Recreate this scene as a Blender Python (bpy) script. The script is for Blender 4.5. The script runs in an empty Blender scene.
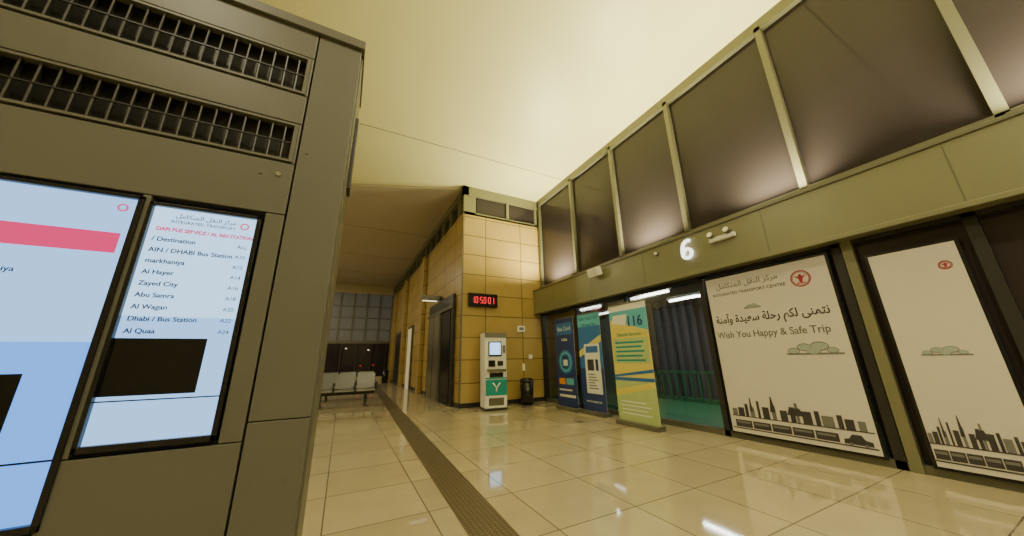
import bpy, bmesh, math, random
from mathutils import Vector, Matrix
random.seed(4)
SC=bpy.context.scene
COL=bpy.context.collection
# ------------------------------------------------------------------ materials
def new_mat(name):
    m=bpy.data.materials.new(name); m.use_nodes=True
    return m, m.node_tree.nodes, m.node_tree.links, m.node_tree.nodes["Principled BSDF"]
def mat(name,col,rough=.5,metal=0,emit=None,es=0,noise=0,nscale=6,spec=.5,bump=0):
    m,N,L,p=new_mat(name)
    p.inputs["Base Color"].default_value=(*col,1)
    p.inputs["Roughness"].default_value=rough
    p.inputs["Metallic"].default_value=metal
    p.inputs["Specular IOR Level"].default_value=spec
    if emit:
        p.inputs["Emission Color"].default_value=(*emit,1); p.inputs["Emission Strength"].default_value=es
    if noise or bump:
        g=N.new("ShaderNodeNewGeometry"); t=N.new("ShaderNodeTexNoise"); t.inputs["Scale"].default_value=nscale
        t.inputs["Detail"].default_value=4
        L.new(g.outputs["Position"],t.inputs["Vector"])
        if noise:
            mx=N.new("ShaderNodeMix"); mx.data_type='RGBA'
            mx.inputs[6].default_value=(*[c*(1-noise) for c in col],1); mx.inputs[7].default_value=(*[min(1,c*(1+noise)) for c in col],1)
            L.new(t.outputs["Fac"],mx.inputs[0]); L.new(mx.outputs[2],p.inputs["Base Color"])
        if bump:
            b=N.new("ShaderNodeBump"); b.inputs["Strength"].default_value=bump; b.inputs["Distance"].default_value=.02
            L.new(t.outputs["Fac"],b.inputs["Height"]); L.new(b.outputs[0],p.inputs["Normal"])
    return m
def tile_mat(name,c1,c2,mortar,w,h,ms,rough,plane,spec=.5,bump=.3,off=0.0):
    m,N,L,p=new_mat(name)
    g=N.new("ShaderNodeNewGeometry"); s=N.new("ShaderNodeSeparateXYZ"); L.new(g.outputs["Position"],s.inputs[0])
    c=N.new("ShaderNodeCombineXYZ")
    if plane=="floor":
        L.new(s.outputs[0],c.inputs[0]); L.new(s.outputs[1],c.inputs[1])
    else:
        a=N.new("ShaderNodeMath"); a.operation='ADD'; L.new(s.outputs[0],a.inputs[0]); L.new(s.outputs[1],a.inputs[1])
        L.new(a.outputs[0],c.inputs[0]); L.new(s.outputs[2],c.inputs[1])
    b=N.new("ShaderNodeTexBrick"); b.offset=off; b.squash=1
    b.inputs["Color1"].default_value=(*c1,1); b.inputs["Color2"].default_value=(*c2,1); b.inputs["Mortar"].default_value=(*mortar,1)
    b.inputs["Scale"].default_value=1; b.inputs["Brick Width"].default_value=w; b.inputs["Row Height"].default_value=h
    b.inputs["Mortar Size"].default_value=ms; b.inputs["Mortar Smooth"].default_value=0.1; b.inputs["Bias"].default_value=0
    L.new(c.outputs[0],b.inputs["Vector"])
    t=N.new("ShaderNodeTexNoise"); t.inputs["Scale"].default_value=3; t.inputs["Detail"].default_value=6; L.new(g.outputs["Position"],t.inputs["Vector"])
    mr=N.new("ShaderNodeMapRange"); mr.inputs[3].default_value=.86; mr.inputs[4].default_value=1.12; L.new(t.outputs["Fac"],mr.inputs[0])
    mx=N.new("ShaderNodeMix"); mx.data_type='RGBA'; mx.blend_type='MULTIPLY'; mx.inputs[0].default_value=1
    L.new(b.outputs["Color"],mx.inputs[6]); L.new(mr.outputs[0],mx.inputs[7]); L.new(mx.outputs[2],p.inputs["Base Color"])
    bp=N.new("ShaderNodeBump"); bp.invert=True; bp.inputs["Strength"].default_value=bump; bp.inputs["Distance"].default_value=.01
    L.new(b.outputs["Fac"],bp.inputs["Height"]); L.new(bp.outputs[0],p.inputs["Normal"])
    p.inputs["Roughness"].default_value=rough; p.inputs["Specular IOR Level"].default_value=spec
    return m
def glass_mat(name,tint,mixf=.12):
    m,N,L,p=new_mat(name); N.remove(p)
    o=N["Material Output"]; t=N.new("ShaderNodeBsdfTransparent"); t.inputs[0].default_value=(*tint,1)
    g=N.new("ShaderNodeBsdfGlossy"); g.inputs["Roughness"].default_value=.03
    f=N.new("ShaderNodeFresnel"); f.inputs[0].default_value=1.5
    a=N.new("ShaderNodeMath"); a.operation='MULTIPLY'; a.inputs[1].default_value=.8; L.new(f.outputs[0],a.inputs[0])
    x=N.new("ShaderNodeMixShader"); L.new(a.outputs[0],x.inputs[0]); L.new(t.outputs[0],x.inputs[1]); L.new(g.outputs[0],x.inputs[2]); L.new(x.outputs[0],o.inputs[0])
    return m
M={}
M['floor']=tile_mat("floor_porcelain",(.39,.33,.21),(.46,.395,.26),(.15,.13,.09),.8,.8,.006,.05,"floor",1.0,.1)
M['strip']=tile_mat("tactile_paving",(.13,.10,.055),(.15,.115,.065),(.07,.055,.035),.04,.04,.008,.45,"floor",.4,.8)
M['wood']=tile_mat("wall_cladding_ochre",(.35,.245,.075),(.40,.285,.095),(.12,.085,.03),1.25,.62,.014,.32,"wall",.5,.6)
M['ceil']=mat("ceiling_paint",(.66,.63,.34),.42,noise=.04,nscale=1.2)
M['ceil_shade']=mat("ceiling_shade_brown",(.46,.40,.29),.5,noise=.05,nscale=1.2)  # darker brown puts the shade of the far ceiling into its colour
M['ceil2']=mat("ceiling_seam",(.30,.27,.17),.6)
M['wallp']=mat("wall_plaster",(.42,.37,.22),.7,noise=.05)
M['steel']=mat("painted_steel_grey",(.115,.112,.086),.4,noise=.08,nscale=2.5,spec=.4)
M['steel2']=mat("beam_aluminium_olive",(.20,.195,.115),.35,.2,noise=.06,nscale=1.5)
M['frame']=mat("window_frame_metal",(.13,.125,.085),.35,.2)
M['dark']=mat("dark_metal",(.022,.021,.019),.4)
M['black']=mat("black_plastic",(.008,.008,.009),.25)
M['vslat']=mat("vent_slat",(.04,.038,.03),.45)
M['nightglass']=mat("night_window_glass",(.034,.027,.030),.05,noise=.25,nscale=.5,spec=.24)
M['glass']=glass_mat("clear_glass",(.82,.86,.80))
M['white']=mat("white_plastic",(.78,.77,.72),.4)
M['cream']=mat("poster_cream",(.52,.475,.35),.35,emit=(1,.86,.58),es=.08,noise=.03)
M['creamp']=mat("door_cream_lit",(.7,.65,.45),.4,emit=(1,.9,.6),es=.15)  # slight emission stands in for light falling on the door
M['red']=mat("print_red",(.35,.02,.04),.4)
M['ink']=mat("print_ink",(.045,.04,.045),.4)
M['inkg']=mat("print_grey",(.16,.16,.15),.4)
M['cloud']=mat("print_cloud",(.33,.38,.33),.4)
M['navy']=mat("banner_navy",(.02,.04,.17),.35,noise=.2)
M['blue']=mat("banner_blue",(.03,.15,.42),.35)
M['cyan']=mat("banner_cyan",(.10,.45,.55),.35)
M['teal']=mat("kiosk_teal",(.01,.28,.26),.35)
M['yellow']=mat("banner_yellow",(.70,.60,.12),.35)
M['pgreen']=mat("banner_pale_green",(.42,.52,.22),.4,noise=.1,nscale=8)
M['pwhite']=mat("banner_white",(.75,.75,.66),.4)
M['orange']=mat("banner_orange",(.7,.28,.03),.4)
M['led']=mat("led_red",(.3,0,0),.4,emit=(1,.04,.05),es=1.8)
M['tube']=mat("fluorescent_tube",(1,1,1),.4,emit=(1,.93,.98),es=14)
M['lamp']=mat("lamp_glow",(1,1,1),.4,emit=(1,.9,.65),es=2)
M['six']=mat("numeral_white_glow",(.9,.9,.88),.4,emit=(1,1,.96),es=2.2)  # emission added to the numeral so it reads bright white
M['scr']=mat("screen_backlight",(.02,.02,.02),.2,emit=(.30,.58,1),es=1.7)
M['scr2']=mat("screen_backlight_blue",(.02,.02,.02),.2,emit=(.10,.36,1),es=1.7)
M['sline']=mat("screen_row",(.02,.02,.02),.2,emit=(.44,.71,1),es=2.0)
M['spink']=mat("screen_pink",(.02,.02,.02),.2,emit=(1,.03,.20),es=1.1)
M['stext']=mat("screen_text",(.01,.01,.03),.3,emit=(.03,.06,.2),es=.3)
M['sblk']=mat("screen_black",(.004,.004,.006),.15)
M['steeldoor']=mat("stainless_steel_door",(.35,.33,.26),.28,.8)
M['chrome']=mat("chrome",(.6,.6,.56),.2,1)
M['green']=mat("outdoor_green_ground",(.02,.13,.045),.5,noise=.3,nscale=9)
M['out']=mat("outdoor_dark_wall",(.04,.033,.04),.6)
M['out2']=mat("outdoor_mauve_slat",(.075,.058,.07),.5)
M['fwin']=mat("louvre_window_glow",(.12,.12,.10),.4,emit=(.8,.8,.72),es=.03)
M['tail']=mat("tail_light_red",(.4,0,0),.4,emit=(1,.05,.03),es=.6)
M['seat']=mat("seat_perforated_steel",(.30,.30,.27),.3,.4)
M['seatback']=mat("seat_back_steel",(.12,.12,.11),.3,.4)
# ------------------------------------------------------------------ mesh helper
class B:
    def __init__(s,name,parent=None,mtx=None,bevel=0):
        s.name=name;s.bm=bmesh.new();s.mats=[];s.parent=parent;s.mtx=mtx;s.bevel=bevel
    def mi(s,k):
        if k not in s.mats: s.mats.append(k)
        return s.mats.index(k)
    def box(s,a,b,k,rot=None):
        x0,x1=sorted((a[0],b[0]));y0,y1=sorted((a[1],b[1]));z0,z1=sorted((a[2],b[2]))
        P=[Vector(q) for q in [(x0,y0,z0),(x1,y0,z0),(x1,y1,z0),(x0,y1,z0),(x0,y0,z1),(x1,y0,z1),(x1,y1,z1),(x0,y1,z1)]]
        if rot:
            c=Vector(((x0+x1)/2,(y0+y1)/2,(z0+z1)/2)); P=[rot@(q-c)+c for q in P]
        v=[s.bm.verts.new(q) for q in P]
        i=s.mi(k)
        for f in [(0,3,2,1),(4,5,6,7),(0,1,5,4),(1,2,6,5),(2,3,7,6),(3,0,4,7)]:
            s.bm.faces.new([v[j] for j in f]).material_index=i
        return s
    def poly(s,pts,z0,z1,k):
        """extruded polygon in local xy"""
        i=s.mi(k); n=len(pts)
        a=[s.bm.verts.new((p[0],p[1],z0)) for p in pts]; b=[s.bm.verts.new((p[0],p[1],z1)) for p in pts]
        s.bm.faces.new(b).material_index=i
        s.bm.faces.new(a[::-1]).material_index=i
        for j in range(n):
            s.bm.faces.new([a[j],a[(j+1)%n],b[(j+1)%n],b[j]]).material_index=i
        return s
    def disc(s,c,r,z0,z1,k,n=24,sy=1):
        return s.poly([(c[0]+r*math.cos(2*math.pi*j/n),c[1]+sy*r*math.sin(2*math.pi*j/n)) for j in range(n)],z0,z1,k)
    def ring(s,c,r,w,z0,z1,k,n=32):
        i=s.mi(k)
        o=[]
        for j in range(n):
            a=2*math.pi*j/n; ca,sa=math.cos(a),math.sin(a)
            o.append([s.bm.verts.new((c[0]+rr*ca,c[1]+rr*sa,zz)) for rr,zz in ((r,z0),(r,z1),(r-w,z1),(r-w,z0))])
        for j in range(n):
            A=o[j];C=o[(j+1)%n]
            for m in range(4):
                s.bm.faces.new([A[m],C[m],C[(m+1)%4],A[(m+1)%4]]).material_index=i
        return s
    def stroke(s,pts,w,z0,z1,k):
        i=s.mi(k); Ls=[]
        for j,p in enumerate(pts):
            a=Vector(pts[max(0,j-1)]);c=Vector(pts[min(len(pts)-1,j+1)]);d=(c-a).normalized();n=Vector((-d.y,d.x));p=Vector(p)
            q=p+n*w/2;r=p-n*w/2
            Ls.append([s.bm.verts.new(t) for t in ((q.x,q.y,z0),(q.x,q.y,z1),(r.x,r.y,z1),(r.x,r.y,z0))])
        for j in range(len(pts)-1):
            for m in range(4): s.bm.faces.new([Ls[j][m],Ls[j+1][m],Ls[j+1][(m+1)%4],Ls[j][(m+1)%4]]).material_index=i
        s.bm.faces.new(Ls[0]).material_index=i;s.bm.faces.new(Ls[-1][::-1]).material_index=i
        return s
    def tube(s,p,q,r,k,n=12,r2=None):
        p=Vector(p);q=Vector(q);d=(q-p).normalized(); r2=r if r2 is None else r2
        u=d.orthogonal().normalized();w=d.cross(u);i=s.mi(k)
        A=[s.bm.verts.new(p+r*(math.cos(2*math.pi*j/n)*u+math.sin(2*math.pi*j/n)*w)) for j in range(n)]
        C=[s.bm.verts.new(q+r2*(math.cos(2*math.pi*j/n)*u+math.sin(2*math.pi*j/n)*w)) for j in range(n)]
        for j in range(n):
            f=s.bm.faces.new([A[j],A[(j+1)%n],C[(j+1)%n],C[j]]);f.material_index=i;f.smooth=True
        s.bm.faces.new(A[::-1]).material_index=i;s.bm.faces.new(C).material_index=i
        return s
    def done(s):
        bmesh.ops.recalc_face_normals(s.bm,faces=s.bm.faces)
        me=bpy.data.meshes.new(s.name);s.bm.to_mesh(me);s.bm.free()
        for k in s.mats: me.materials.append(M[k])
        o=bpy.data.objects.new(s.name,me);COL.objects.link(o)
        if s.parent: o.parent=s.parent
        elif s.mtx: o.matrix_world=s.mtx
        if s.bevel:
            b=o.modifiers.new("bevel","BEVEL");b.width=s.bevel;b.segments=2;b.limit_method='ANGLE'
        return o
def group(name,mtx=None):
    e=bpy.data.objects.new(name,None);e.empty_display_size=.1;COL.objects.link(e)
    if mtx: e.matrix_world=mtx
    return e
def fr(o,kind,tilt=0):
    if kind=="east": R=Matrix(((0,0,-1),(-1,0,0),(0,1,0)))      # on right wall, facing -x
    elif kind=="south": R=Matrix(((1,0,0),(0,0,-1),(0,1,0)))     # facing -y
    return Matrix.Translation(o)@R.to_4x4()@Matrix.Rotation(tilt,4,'X')
def text(name,body,size,loc,k,parent,align='LEFT',ext=.001,bold=0,sx=1):
    c=bpy.data.curves.new(name,"FONT");c.body=body;c.size=size;c.align_x=align;c.align_y='CENTER';c.extrude=ext;c.offset=bold
    c.materials.append(M[k])
    o=bpy.data.objects.new(name,c);COL.objects.link(o);o.parent=parent;o.location=loc;o.scale=(sx,1,1)
    return o
AR={'ا':(0xFE8D,2),'آ':(0xFE81,2),'ب':(0xFE8F,4),'ة':(0xFE93,2),'ت':(0xFE95,4),'ح':(0xFEA1,4),'د':(0xFEA9,2),'ر':(0xFEAD,2),'ز':(0xFEAF,2),
'س':(0xFEB1,4),'ع':(0xFEC9,4),'ق':(0xFED5,4),'ك':(0xFED9,4),'ل':(0xFEDD,4),'م':(0xFEE1,4),'ن':(0xFEE5,4),'ه':(0xFEE9,4),'و':(0xFEED,2),'ى':(0xFEEF,2),'ي':(0xFEF1,4)}
def arab(t):
    out=[]
    for i,ch in enumerate(t):
        if ch not in AR: out.append(ch);continue
        base,n=AR[ch]
        pj=i>0 and t[i-1] in AR and AR[t[i-1]][1]==4
        nj=n==4 and i+1<len(t) and t[i+1] in AR
        out.append(chr(base+(3 if pj and nj else 2 if nj else 1 if pj else 0)))
    return "".join(out[::-1])
# ------------------------------------------------------------------ camera
Yc=Vector((-170,-94,-320)).normalized(); Zc=Vector((-22,1128,-320)); Zc=(Zc-Zc.dot(Yc)*Yc).normalized(); Xc=Yc.cross(Zc)
cd=bpy.data.cameras.new("camera");cd.sensor_width=36;cd.sensor_fit='HORIZONTAL';cd.lens=36*320/1024;cd.clip_start=.05
cam=bpy.data.objects.new("camera",cd);COL.objects.link(cam)
cam.matrix_world=Matrix.Translation((0,0,1.25))@Matrix((Xc,Yc,Zc)).to_4x4()
SC.camera=cam
# ------------------------------------------------------------------ room shell
XW=5.63; H=6.64; YB=8.85; XB=2.9; YF=25
B("floor").box((-5,-5,-.1),(XW,YF,0),'floor').done()
b=B("floor_tactile_strip"); i=b.mi('strip')
vs=[b.bm.verts.new(p) for p in [(.84,-1,.004),(1.18,-1,.004),(2.02,24,.004),(1.72,24,.004)]]
b.bm.faces.new(vs).material_index=i; b.done()
B("ceiling").box((-5.2,-5.2,H),(XW+.2,YF+.2,H+.15),'ceil').done()
b=B("ceiling_shade_far"); b.poly([(XB+.1,8.98),(-5,11.9),(-5,YF),(XB+.1,YF)][::-1],H-.06,H-.002,'ceil_shade').done()  # added darker sheet; its slanted edge draws the block's shadow on the ceiling
c=B("trim_ceiling_seams")
for y in (1.2,7.2): c.box((-5,y-.012,H-.008),(XW,y+.012,H+.01),'ceil2')
for y in (13.6,17.5,21.2): c.box((-5,y-.02,H-.07),(XB,y+.02,H-.05),'ceil2')
c.done()
B("wall_left").box((-5.2,-5.2,0),(-5,YF+.2,H),'wallp').done()
B("wall_back").box((-5,-5.2,0),(XW+.2,-5,H),'wallp').done()
# far wall with louvre windows
w=B("wall_far"); w.box((-5,YF,5.95),(XB,YF+.2,H),'wallp').box((-5,YF,2.45),(XB,YF+.2,2.65),'frame').box((-5,YF,0),(XB,YF+.2,.25),'wallp').box((-5,YF,2.65),(-2.2,YF+.2,5.95),'wallp').done()
w=B("window_far_upper"); w.box((-2.2,YF+.1,2.65),(XB,YF+.14,5.95),'fwin')
for k in range(7):
    x=-2.2+k*.85; w.box((x-.05,YF,2.65),(x+.05,YF+.1,5.95),'frame')
for k in range(3): w.box((-2.2,YF+.02,3.4+k*.8),(XB,YF+.1,3.45+k*.8),'frame')
w.done()
w=B("window_far_lower"); w.box((-5,YF+.1,.25),(XB,YF+.14,2.45),'nightglass')
for k in range(9):
    x=-4.9+k*.95; w.box((x-.035,YF,.25),(x+.035,YF+.1,2.45),'dark')
for x,z in ((1.1,.95),(1.9,.98),(.1,2.1),(1.5,2.0)): w.box((x,YF+.08,z),(x+.10,YF+.1,z+.05),'tail' if z<2 else 'lamp')
w.done()
# central clad block
b=B("wall_block"); b.box((XB,YB,0),(XW+.2,YF+.2,5.72),'wood').box((XB+.12,YB+.12,5.72),(XW+.2,YF+.2,H),'dark').box((XB-.03,YB-.03,6.34),(XW,YB+.15,H),'steel2')
b.box((XB-.03,YB-.03,6.34),(XB+.15,YF,H),'steel2')
b.done()
b=B("window_block_clerestory")
b.box((3.35,YB+.06,5.76),(5.5,YB+.11,6.34),'nightglass')
for x in (XB+.0,4.4,5.5): b.box((x,YB,5.72),(x+.09 if x>3 else x+.4,YB+.11,6.34),'steel2')
b.box((XB,YB,5.66),(XW,YB+.1,5.76),'steel2')
y=YB+.5
while y<YF:
    b.box((XB,y,5.72),(XB+.11,y+.07,6.34),'steel2'); y+=1.0
b.done()
B("trim_block_corner").box((XB-.012,YB-.012,0),(XB+.03,YB+.03,5.7),'frame').done()
B("baseboard_block").box((XB-.015,YB-.015,0),(XW,YB,.12),'dark').box((XB-.015,YB,0),(XB,YF,.12),'dark').done()
# doors in block left face
XD=XB-.018
d=B("door_elevator")
d.box((XD-.08,9.35,0),(XD,12.45,3.2),'dark')
d.box((XD-.10,9.55,0),(XD-.08,10.55,2.7),'black').box((XD-.12,10.75,0),(XD-.08,12.2,2.75),'steeldoor')
d.box((XD-.125,11.46,0),(XD-.12,11.49,2.75),'black').box((XD-.14,10.6,0),(XD-.06,10.74,2.75),'frame').box((XD-.14,9.35,2.75),(XD-.06,12.45,2.85),'frame').done()
d=B("door_service"); d.box((XD-.06,16.0,0),(XD,17.0,2.9),'frame').box((XD-.08,16.1,0),(XD-.06,16.9,2.75),'creamp').done()
d=B("door_corridor"); d.box((XD-.08,19.2,0),(XD,21.2,2.9),'frame').box((XD-.1,19.35,0),(XD-.08,21.05,2.75),'dark').done()
p=B("trim_pilasters")
for y in (13.6,18.2,22.4): p.box((XD-.15,y,0),(XD,y+.45,5.65),'wood')
p.done()
s=B("projecting_sign"); s.box((2.15,10.9,3.22),(XD-.02,10.98,3.4),'inkg').box((2.2,10.93,3.2),(XB-.2,10.97,3.22),'lamp').box((XD-.1,10.88,3.25),(XD-.001,11,3.36),'dark').done()
# ------------------------------------------------------------------ right wall
YL=-5
MUL=[8.72,6.9,5.2,3.52,1.72,.12,-1.5,-3.2]
g=group("window_wall_upper")
b=B("glass_panes",g)
b.box((XW+.04,YL,3.4),(XW+.07,YB,6.5),'nightglass'); b.done()
b=B("mullions",g)
for y in MUL: b.box((XW-.05,y-.045,3.4),(XW+.08,y+.045,6.52),'frame')
b.box((XW-.05,YL,6.44),(XW+.1,YB,H),'frame').box((XW-.05,YL,3.38),(XW+.08,YB,3.52),'frame'); b.done()
XS=5.33
b=B("trim_beam_header",bevel=.008); b.box((XS,YL,2.62),(XW+.15,YB,3.37),'steel2').box((XS-.02,YL,3.33),(XW,YB,3.38),'frame').box((XS-.012,YL,2.60),(XS+.02,YB,2.66),'steel2').done()
b=B("trim_beam_joints")
for y in (7.7,6.05,4.4,2.2,.5,-.9): b.box((XS-.003,y-.005,2.66),(XS+.01,y+.005,3.33),'frame')
b.done()
g=group("window_wall_lower")
b=B("glass_panes",g); b.box((XW+.03,1.7,.08),(XW+.045,YB,2.62),'glass'); b.done()
b=B("night_panes",g); b.box((XW+.03,YL,.08),(XW+.045,1.7,2.62),'nightglass'); b.done()
b=B("frames",g)
for y in (8.8,7.05,5.25,3.45,1.60,.55,-1.1,-2.8): b.box((XW-.04,y-.045,0),(XW+.07,y+.045,2.62),'dark')
b.box((XW-.04,YL,0),(XW+.07,YB,.09),'frame').box((XW-.04,YL,2.57),(XW+.07,YB,2.62),'dark')
b.box((XW-.06,1.44,0),(XW+.02,1.54,2.62),'steel2')
b.done()
# outside
B("outdoor_ground").box((XW+.2,-8,-.12),(10,14,-.02),'green').done()
b=B("outdoor_screen_wall"); b.box((10,-8,-.02),(10.1,14,3.2),'out')
for k in range(60): b.box((9.9,-6+k*.32,-.02),(10,-5.86+k*.32,3.1),'out2')
b.done()
b=B("outdoor_barrier"); b.box((8.9,-6,.75),(8.95,13,.82),'green')
for k in range(80): b.box((8.9,-6+k*.24,0),(8.94,-5.95+k*.24,.8),'green')
b.box((8.9,-6,-.02),(8.96,13,.08),'green').done()
gc=group("outdoor_canopy"); B("deck",gc).box((XW+.16,-8,3.15),(10.1,14,3.25),'out2').done()
tubes=[(7.0,3.6),(7.0,5.75),(8.4,5.6),(7.0,8.2),(8.4,8.6),(8.4,3.4)]
for k,(x,y) in enumerate(tubes):
    b=B("tube_light_%d"%k,gc).box((x-.06,y-.65,2.83),(x+.06,y+.65,2.90),'white').tube((x,y-.6,2.79),(x,y+.6,2.79),.03,'tube')
    for dy in (-.5,.5): b.tube((x,y+dy,2.9),(x,y+dy,3.15),.008,'dark')
    b.done()
# poster
def poster(name,y1,y0,z0,z1,full=True):
    W=y1-y0;Hh=z1-z0
    g=group(name,fr((XW-.05,y1,z0),"east"))
    b=B("panel",g); b.box((.0,0,0),(W,Hh,.03),'black').box((.03,.03,.03),(W-.03,Hh-.03,.034),'cream').done()
    z=.036; sc=W/1.68
    b=B("logo",g)
    c=(W*.80,Hh*.885); b.ring(c,.115*sc,.014*sc,z,z+.002,'red').ring(c,.095*sc,.006,z,z+.002,'red')
    # falcon emblem
    P=[(-.015,-.05),(.015,-.05),(.025,0),(.07,.045),(.02,.03),(.012,.06),(-.012,.06),(-.02,.03),(-.07,.045),(-.025,0)]
    b.poly([(c[0]+px*sc,c[1]+py*sc) for px,py in P],z,z+.003,'red')
    b.box((c[0]-.05*sc,c[1]-.068*sc,z),(c[0]+.05*sc,c[1]-.055*sc,z+.003),'red')
    b.done()
    b=B("clouds",g)
    for cx,cy,q in ((.76,.49,1.5),(.40,.765,.6)) if full else ((.5,.50,2.0),):
        cx*=W;cy*=Hh;q*=sc
        def puff(s,dz,k):
            for n,(dx,dy,r) in enumerate(((-.12,0,.045),(-.05,.03,.055),(.04,.035,.065),(.11,0,.04),(0,-.005,.05))):
                b.disc((cx+dx*q*1.2,cy+dy*q),r*q*s,z+dz,z+.0015+dz+.0001*n,k,n=20,sy=.62*s)
        puff(1.0,0,'inkg'); puff(.90,.002,'cloud')
        b.box((cx-.2*q,cy-.035*q,z),(cx+.2*q,cy-.02*q,z+.002),'inkg')
    b.done()
    b=B("skyline",g)
    b.box((.04*W,Hh*.105,z),(.97*W,Hh*.110,z+.002),'ink')
    for n,(x,w_,h_) in enumerate([(.05,.04,.02),(.10,.05,.03),(.16,.025,.06),(.20,.035,.04),(.26,.02,.09),(.30,.05,.05),(.37,.03,.07),(.43,.05,.04),(.50,.035,.07),(.54,.02,.10),(.58,.06,.05),(.66,.03,.06),(.70,.07,.035),(.79,.03,.05),(.83,.05,.03),(.90,.04,.025)]):
        b.box((x*W,Hh*.11,z),((x+w_)*W,Hh*(.135+h_*.75),z+.002),'ink' if n%3 else 'inkg')
    b.poly([(.36*W,Hh*.15),(.40*W,Hh*.15),(.385*W,Hh*.235),(.378*W,Hh*.235)],z,z+.003,'ink')
    b.poly([(.20*W,Hh*.14),(.225*W,Hh*.14),(.215*W,Hh*.22),(.21*W,Hh*.22)],z,z+.003,'ink')
    b.poly([(.48*W,Hh*.145),(.60*W,Hh*.145),(.57*W,Hh*.185),(.50*W,Hh*.18)],z,z+.003,'ink')
    # train and cars
    for n in range(5):
        x=.06*W+n*.145*W; b.box((x,Hh*.045,z),(x+.135*W,Hh*.085,z+.002),'ink').box((x+.01*W,Hh*.066,z+.002),(x+.12*W,Hh*.077,z+.003),'inkg')
    b.box((.03*W,Hh*.034,z),(.97*W,Hh*.040,z+.002),'ink')
    b.poly([(.80*W,Hh*.045),(.95*W,Hh*.045),(.95*W,Hh*.065),(.915*W,Hh*.07),(.90*W,Hh*.09),(.85*W,Hh*.09),(.83*W,Hh*.07),(.80*W,Hh*.065)],z,z+.002,'ink')
    b.disc((.835*W,Hh*.045),.018*sc,z,z+.004,'inkg').disc((.915*W,Hh*.045),.018*sc,z,z+.004,'inkg')
    b.done()
    if full:
        text("headline_arabic",arab("نتمنى لكم رحلة سعيدة وآمنة"),.165,(W*.49,Hh*.70,z),'ink',g,'CENTER',bold=.003,sx=.80)
        text("headline_english","Wish You Happy & Safe Trip",.14,(W*.47,Hh*.60,z),'inkg',g,'CENTER',bold=.002,sx=.88)
        text("issuer_arabic",arab("مركز النقل المتكامل"),.115,(W*.38,Hh*.925,z),'inkg',g,'CENTER',bold=.001)
        text("issuer_english","INTEGRATED TRANSPORT CENTRE",.066,(W*.38,Hh*.87,z),'ink',g,'CENTER')
    return g
poster("wall_poster",3.36,1.68,.08,2.53)
poster("wall_poster.001",1.36,.66,.08,2.38,False)
# numeral 6
g=group("bay_number",fr((XS-.03,3.40,3.06),"east"))
b=B("numeral_6",g)
cx,cy,r=0,-.06,.082
pts=[(cx+r*math.cos(t),cy+r*math.sin(t)) for t in [math.radians(a) for a in range(180,-181,-15)]]
stem=[(.085,.155),(.05,.17),(0,.165),(-.045,.13),(-.075,.06),(-.082,-.03),(-.082,-.06)]
b.stroke(stem,.055,0,.03,'six').stroke(pts,.055,0,.031,'six').done()
B("mounting_pins",g).tube((-.08,-.06,-.03),(-.08,-.06,0),.01,'dark').tube((.08,-.06,-.03),(.08,-.06,0),.01,'dark').done()
g=group("emergency_light",fr((XS,2.78,3.08),"east"))
B("housing",g,bevel=.006).box((-.20,-.03,0),(.20,.04,.07),'white').box((-.03,.04,.01),(.03,.08,.05),'frame').done()
b=B("heads",g)
for x in (-.13,.13): b.tube((x,.06,.05),(x,.085,.14),.04,'frame',16,.05).tube((x,.085,.14),(x,.086,.145),.042,'white',16)
b.done()
g=group("wall_speaker",fr((XS,5.72,3.22),"east"))
B("cabinet",g,bevel=.015).box((-.17,-.10,.06),(.17,.10,.22),'white',Matrix.Rotation(math.radians(18),3,'X')).done()
B("bracket",g).box((-.03,-.03,0),(.03,.03,.1),'frame').done()
g=group("motion_sensor",fr((XS,4.05,3.20),"east")); B("dome",g).disc((0,0),.045,0,.03,'frame').disc((0,0),.03,.03,.05,'white').done()
# ------------------------------------------------------------------ uplights on beam
def area(name,loc,rot,sx,sy,e,col,par=None,spread=math.pi):
    l=bpy.data.lights.new(name,'AREA');l.shape='RECTANGLE';l.size=sx;l.size_y=sy;l.energy=e;l.color=col;l.spread=spread
    o=bpy.data.objects.new(name,l);COL.objects.link(o);o.location=loc;o.rotation_euler=rot
    if par:o.parent=par
    return o
WARM=(1,.91,.50)
for k,(y,e) in enumerate(((7.6,400),(4.3,310),(2.0,240),(-.4,230),(-2.8,230))):
    g=group("cove_uplight" if k==0 else "cove_uplight.%03d"%k)
    B("housing",g).box((XS-.01,y-.5,3.381),(XS+.14,y+.5,3.395),'frame').done()
    area("lamp",(XS+.04,y,3.40),(math.pi,math.radians(-14),0),.10,.9,e,WARM,g,math.radians(152))
# ------------------------------------------------------------------ ticket kiosk
g=group("ticket_kiosk",Matrix.Translation((3.62,8.2,0))@Matrix.Rotation(math.radians(-6),4,'Z'))
b=B("body",g,bevel=.012)
b.box((-.30,-.25,.0),(.30,.28,.06),'dark').box((-.29,-.24,.06),(.29,.26,.95),'white').box((-.30,-.19,.95),(.30,.26,1.93),'white').done()
b=B("front_graphics",g); b.box((-.285,-.252,.36),(.285,-.24,.74),'teal')
for x0,x1 in ((-.10,0),(.10,0)):
    b.tube((x0,-.256,.66),(x1,-.256,.54),.018,'white',8)
b.tube((0,-.256,.54),(0,-.256,.44),.018,'white',8)
b.box((-.30,-.2,1.80),(.30,-.185,1.93),'inkg').box((-.285,-.252,.76),(.285,-.24,.79),'teal').done()
b=B("controls",g); b.box((-.20,-.215,1.32),(.16,-.19,1.70),'black').box((-.17,-.22,1.36),(.13,-.214,1.67),'sline').box((-.25,-.30,.93),(.25,-.19,1.0),'frame')
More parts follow.
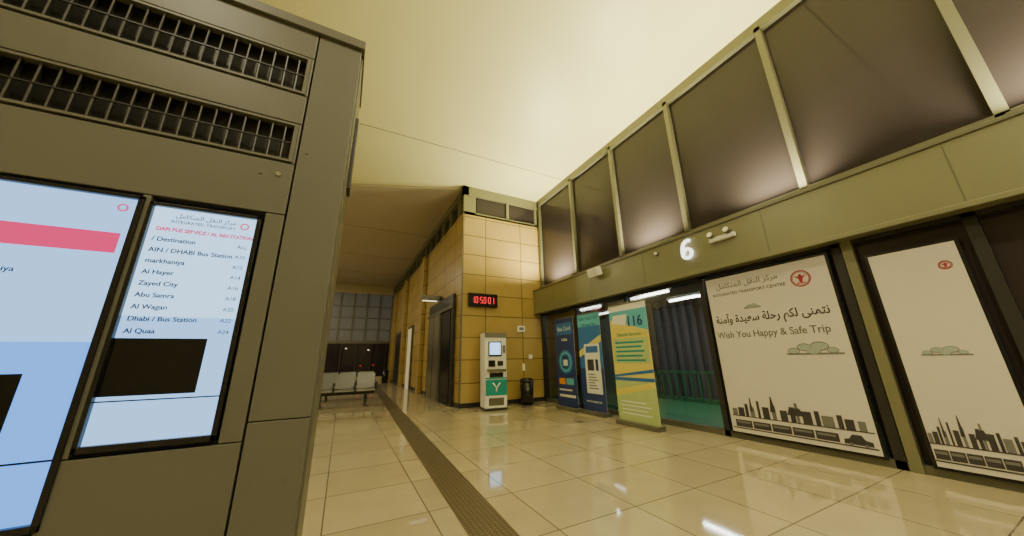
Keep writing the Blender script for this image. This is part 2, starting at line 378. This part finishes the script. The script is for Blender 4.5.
b.box((-.20,-.215,1.06),(-.02,-.19,1.22),'black').box((.05,-.21,1.08),(.2,-.19,1.2),'dark').box((-.18,-.26,.80),(.18,-.235,.90),'black').box((.2,-.21,1.4),(.27,-.19,1.6),'inkg').box((-.2,-.25,.12),(.2,-.235,.30),'frame').done()
# bin
g=group("waste_bin",Matrix.Translation((4.75,8.42,0)))
B("body",g).tube((0,0,.02),(0,0,.62),.17,'black',28,.19).tube((0,0,0),(0,0,.02),.18,'dark',28).tube((0,0,.62),(0,0,.67),.2,'dark',28).tube((0,0,.67),(0,0,.72),.2,'black',28,.1).done()
# clock
g=group("led_clock",fr((3.55,YB,2.94),"south")); B("case",g,bevel=.008).box((-.46,-.2,0),(.46,.2,.08),'black').box((-.43,-.17,.08),(.43,.17,.083),'sblk').done()
b=B("digits",g)
SEG={'1':'bc','0':'abcdef','5':'afgcd','8':'abcdefg'}
def digit(x,ch,w=.075,hh=.19):
    t=.014;q={'a':((0,hh-t),(w,hh)),'d':((0,0),(w,t)),'g':((0,hh/2-t/2),(w,hh/2+t/2)),'f':((0,hh/2),(t,hh)),'b':((w-t,hh/2),(w,hh)),'e':((0,0),(t,hh/2)),'c':((w-t,0),(w,hh/2))}
    for s_ in SEG[ch]:
        a,c=q[s_]; b.box((x+a[0],-hh/2+a[1],.083),(x+c[0],-hh/2+c[1],.09),'led')
x=-.36
for ch in "10:50:01":
    if ch==':':
        b.box((x,.03,.083),(x+.016,.046,.09),'led').box((x,-.046,.083),(x+.016,-.03,.09),'led'); x+=.042
    else: digit(x,ch); x+=.109
b.done()
g=group("wall_notice_box",fr((4.83,YB,2.13),"south")); B("case",g,bevel=.01).box((-.12,-.09,0),(.12,.09,.06),'white').box((-.08,-.04,.06),(.08,.05,.064),'inkg').done()
g=group("wall_socket",fr((5.15,YB,1.3),"south")); B("plate",g).box((-.06,-.06,0),(.06,.06,.015),'white').done()
g=group("fire_alarm_plate",fr((4.9,YB,1.0),"south")); B("plate",g).box((-.04,-.1,0),(.04,.1,.02),'white').done()
# ------------------------------------------------------------------ banners
def banner(name,x,y1,W,Hh,art):
    g=group(name,fr((x,y1,0),"east"))
    b=B("stand",g,bevel=.004); b.box((-.01,0,-.1),(W+.01,.08,.1),'frame').box((W/2-.012,.08,-.03),(W/2+.012,Hh,-.012),'frame').box((0,Hh,-.02),(W,Hh+.03,.015),'frame').done()
    b=B("print",g); b.box((0,.08,-.004),(W,Hh,.0),'pwhite'); art(b,W,Hh,g); b.done()
def art1(b,W,Hh,g):
    b.box((0,.08,0),(W,Hh,.002),'navy').box((.08,Hh-.42,.002),(W-.08,Hh-.12,.004),'blue').disc((W/2,1.15),.3,.002,.004,'blue').ring((W/2,1.15),.25,.05,.004,.006,'cyan').box((W/2-.12,1.0,.005),(W/2+.12,1.3,.006),'navy').box((W/2-.09,1.05,.006),(W/2+.09,1.2,.007),'pwhite')
    b.box((.08,.3,.002),(W-.08,.36,.004),'pwhite').box((.08,.45,.002),(W-.2,.49,.004),'pwhite').box((.1,.6,.002),(.35,.75,.004),'orange').box((.4,.6,.002),(.7,.75,.004),'cyan')
    text("title","Bus Card",.15,(W/2,Hh-.27,.005),'pwhite',g,'CENTER');text("sub","hafilat",.11,(W/2,Hh-.55,.004),'pwhite',g,'CENTER')
def art2(b,W,Hh,g):
    b.box((0,.08,0),(W,Hh,.002),'blue').box((0,.08,.002),(W,1.0,.003),'navy').box((0,Hh-.30,.002),(W,Hh,.003),'cyan')
    b.poly([(0,1.25),(W,1.6),(W,1.75),(0,1.4)],.003,.005,'yellow')
    b.box((.2,.45,.005),(W-.08,1.55,.012),'pwhite').box((.25,1.35,.012),(W-.13,1.5,.014),'blue').box((.28,.95,.012),(.5,1.2,.014),'ink').box((.56,.95,.012),(W-.15,1.2,.014),'navy')
    for k in range(6): b.box((.28,.55+k*.06,.012),(W-.2-.05*(k%3),.575+k*.06,.014),'inkg')
    text("title","NEW ROUTES",.11,(W/2,Hh-.12,.005),'navy',g,'CENTER');text("sub","Plan your trip",.09,(W/2,Hh-.26,.005),'navy',g,'CENTER');text("foot","www.transport.ae",.07,(W/2,.28,.005),'pwhite',g,'CENTER')
def art3(b,W,Hh,g):
    b.box((0,.08,0),(W,.80,.002),'pgreen').box((0,.80,0),(W,Hh,.002),'yellow')
    b.poly([(0,Hh),(W,Hh),(W,Hh-.55),(0,Hh-.28)],.002,.004,'cyan').box((0,Hh-.12,.004),(W,Hh,.005),'pwhite').poly([(.1,Hh-.2),(W*.5,Hh-.2),(W*.45,Hh-.42),(.05,Hh-.36)],.004,.005,'pwhite')
    b.box((.04,1.12,.002),(W-.04,1.60,.005),'pgreen')
    for k in range(5): b.box((.10,1.16+k*.085,.005),(W-.14-.06*(k%2),1.195+k*.085,.007),'teal')
    b.box((0,.80,.002),(W,.86,.005),'blue').poly([(0,.9),(W,1.02),(W,.96),(0,.86)],.002,.006,'blue').poly([(0,.62),(W,.80),(W,.70),(0,.50)],.002,.004,'yellow')
    for k in range(4): b.box((.1,.2+k*.07,.002),(W-.15-.1*(k%2),.22+k*.07,.004),'pwhite')
    text("number","116",.27,(W*.68,Hh-.36,.006),'navy',g,'CENTER',bold=.006);text("title","Shuttle Service",.10,(W/2,Hh-.60,.006),'teal',g,'CENTER')
banner("rollup_banner",5.12,7.42,.82,2.25,art1)
banner("rollup_banner.001",5.2,6.52,.80,2.27,art2)
banner("rollup_banner.002",4.98,5.16,.96,2.27,art3)
# floor box
B("floor_outlet").tube((4.4,5.7,0),(4.4,5.7,.006),.09,'dark',20).done()
# ------------------------------------------------------------------ information tower
YP=1.76
g=group("information_tower")
b=B("core",g); b.box((-2.4,YP+.05,0),(-.10,2.25,3.08),'dark'); b.done()
b=B("cladding",g,bevel=.003)
def plate(x0,x1,z0,z1,k='steel'): b.box((x0+.002,YP,z0+.002),(x1-.002,YP+.05,z1-.002),k)
plate(-.318,-.095,0,1.02);plate(-.318,-.095,1.02,3.08)
plate(-2.4,-.322,2.90,3.08); plate(-.34,-.322,2.64,2.90); plate(-2.4,-.322,2.46,2.64)
plate(-.34,-.322,2.22,2.46); plate(-2.4,-1.62,2.22,2.9)
plate(-2.4,-.322,1.94,2.22)
plate(-.40,-.322,.95,1.94); plate(-.815,-.322,.50,.95); plate(-.815,-.322,0,.50); plate(-.815,-.785,.95,1.94)
plate(-2.4,-.82,0,.74); plate(-2.4,-1.42,.74,1.94)
b.box((-2.4,YP-.02,3.08),(-.08,2.27,3.14),'steel')
b.box((-.10,YP+.05,0),(-.088,2.25,3.08),'steel')
b.box((-.088,YP+.2,2.25),(-.07,YP+.32,2.75),'dark')
b.done()
b=B("vents",g)
for z0,z1 in ((2.66,2.88),(2.24,2.44)):
    for a0,a1 in ((z0-.012,z0),(z1,z1+.012)): b.box((-1.62,YP-.006,a0),(-.335,YP+.03,a1),'steel')
    b.box((-.352,YP-.006,z0),(-.335,YP+.03,z1),'steel')
    x=-.40
    while x>-1.6:
        b.box((x,YP+.004,z0),(x+.006,YP+.05,z1),'vslat',Matrix.Rotation(.35,3,'Z')); x-=.055
    b.box((-1.6,YP+.002,(z0+z1)/2-.003),(-.35,YP+.01,(z0+z1)/2+.003),'dark')
b.done()
b=B("fasteners",g)
for x,z in ((-.45,2.14),(-.28,.8),(-.16,.8),(-.28,2.3),(-.7,.62),(-.40,.62)): b.tube((x,YP-.004,z),(x,YP+.002,z),.007,'frame',12)
b.tube((-.38,YP-.006,2.15),(-.38,YP+.002,2.15),.011,'chrome',12)
b.done()
def display(name,x0,x1,z0,z1,bg,big):
    e=group(name); e.parent=g; e.matrix_local=fr((x0,YP+.01,z0),"south")
    W=x1-x0;Hh=z1-z0
    q=B("bezel",e,bevel=.002); q.box((0,0,-.03),(W,.022,.02),'black').box((0,Hh-.014,-.03),(W,Hh,.02),'black').box((0,0,-.03),(.012,Hh,.02),'black').box((W-.018,0,-.03),(W,Hh,.02),'black').done()
    q=B("lcd",e); q.box((.012,.022,-.02),(W-.018,Hh-.014,.0),bg)
    q.box((.012,Hh*.5,.0),(W-.018,Hh-.014,.0015),'sline' if not big else 'scr')
    q.box((.012,.19*Hh,.001),(W*.74,.41*Hh,.003),'sblk')
    if big: q.box((.018,Hh*.79,.0015),(W*.93,Hh*.86,.0035),'spink')
    q.box((.012,.17*Hh,.0015),(W-.018,.175*Hh,.0025),'sblk')
    q.ring((W-.06,Hh-.055),.016,.005,.0015,.0035,'spink')
    q.done()
    return e,W,Hh
e,W,Hh=display("departure_screen",-.782,-.405,.965,1.91,'scr',False)
text("header",arab("مركز النقل المتكامل"),.026,(W-.09,Hh-.045,.003),'stext',e,'RIGHT')
text("header_en","INTEGRATED TRANSPORT",.018,(W-.09,Hh-.072,.003),'stext',e,'RIGHT')
text("title_row","DABI BUS SERVICE / AL AIN STATION",.022,(W-.022,Hh-.110,.003),'spink',e,'RIGHT',bold=.0008,sx=.88)
rows=[("/ Destination","ALL"),("AIN / DHABI Bus Station","A10"),("markhaniya","A12"),("Al Hayer","A14"),("Zayed City","A16"),("Abu Samra","A18"),("Al Wagan","A20"),("Dhabi / Bus Station","A22"),("Al Quaa","A24")]
for k,(a,c_) in enumerate(rows):
    z=Hh-.155-k*.047
    text("row_%d"%(k+1),a,.026,(.03,z,.003),'stext',e,bold=.0004);text("row_time_%d"%(k+1),c_,.022,(W-.035,z,.003),'stext',e,'RIGHT')
e,W,Hh=display("departure_screen.001",-1.41,-.80,.75,1.925,'scr2',True)
for k in range(9):
    z=Hh*.76-k*.055
    text("row_%d"%(k+1),["Al Ain","Markhaniya","Al Hayer","Zayed City","Abu Samra","Al Wagan","Al Quaa","Remah","Nahel"][k],.028,(W*.35,z,.003),'stext',e)
# ------------------------------------------------------------------ beam seating
def bench(name,x,y,rot=0):
    g=group(name,Matrix.Translation((x,y,0))@Matrix.Rotation(rot,4,'Z'))
    b=B("frame",g); b.box((-.85,-.04,.31),(.85,.04,.40),'dark')
    for sx in (-.6,.6):
        b.box((sx-.035,-.03,.05),(sx+.035,.03,.33),'dark').box((sx-.03,-.30,0),(sx+.03,.30,.06),'dark')
    for k in range(4):
        xx=-.87+k*.58; b.box((xx-.025,-.24,.60),(xx+.025,.2,.64),'dark').box((xx-.015,-.2,.38),(xx+.015,-.17,.6),'dark').box((xx-.02,.18,.38),(xx+.02,.22,.64),'dark')
    b.done()
    b=B("seats",g,bevel=.008)
    for k in range(3):
        xx=-.58+k*.58
        b.box((xx-.26,-.24,.42),(xx+.26,.2,.45),'seat',Matrix.Rotation(math.radians(4),3,'X'))
        b.box((xx-.26,.20,.46),(xx+.26,.23,.90),'seatback',Matrix.Rotation(math.radians(-12),3,'X'))
        for r in range(5): b.box((xx-.2,.17+.0155*r,.52+r*.07),(xx+.2,.175+.0155*r,.545+r*.07),'seat')
    b.done()
bench("bench_seating",.15,11.3);bench("bench_seating.001",-1.7,11.3);bench("bench_seating.002",.25,13.2);bench("bench_seating.003",-1.6,13.2)
B("waste_bin.001").tube((2.4,21.6,0),(2.4,21.6,.7),.18,'black',20,.2).tube((2.4,21.6,.7),(2.4,21.6,.78),.2,'dark',20,.1).done()
# ------------------------------------------------------------------ added fill lights at the ceiling, all out of view
DW=(1,.90,.62)
for k,(x,y,e) in enumerate([(1.5,-2.0,250),(-2.5,-1.5,130),(4.2,-3.2,140),(-3.4,5,150),(-2.8,14,230),(-3.0,20,230)]):
    g=group("ceiling_fill_light" if k==0 else "ceiling_fill_light.%03d"%k)
    hz=H if y<12 else H-.06
    B("rim",g).box((x-.32,y-.32,hz-.03),(x+.32,y+.32,hz-.001),'white').done()
    area("lamp",(x,y,hz-.04),(0,0,0),.5,.5,e,DW,g)
for k,(x,y) in enumerate(tubes[:4]):
    area("tube_lamp_%d"%k,(x,y,2.74),(0,0,0),.1,1.2,30,(.95,.9,1),gc)
w=bpy.data.worlds.new("night_sky");SC.world=w;w.use_nodes=True
w.node_tree.nodes["Background"].inputs[0].default_value=(.10,.075,.10,1);w.node_tree.nodes["Background"].inputs[1].default_value=.25
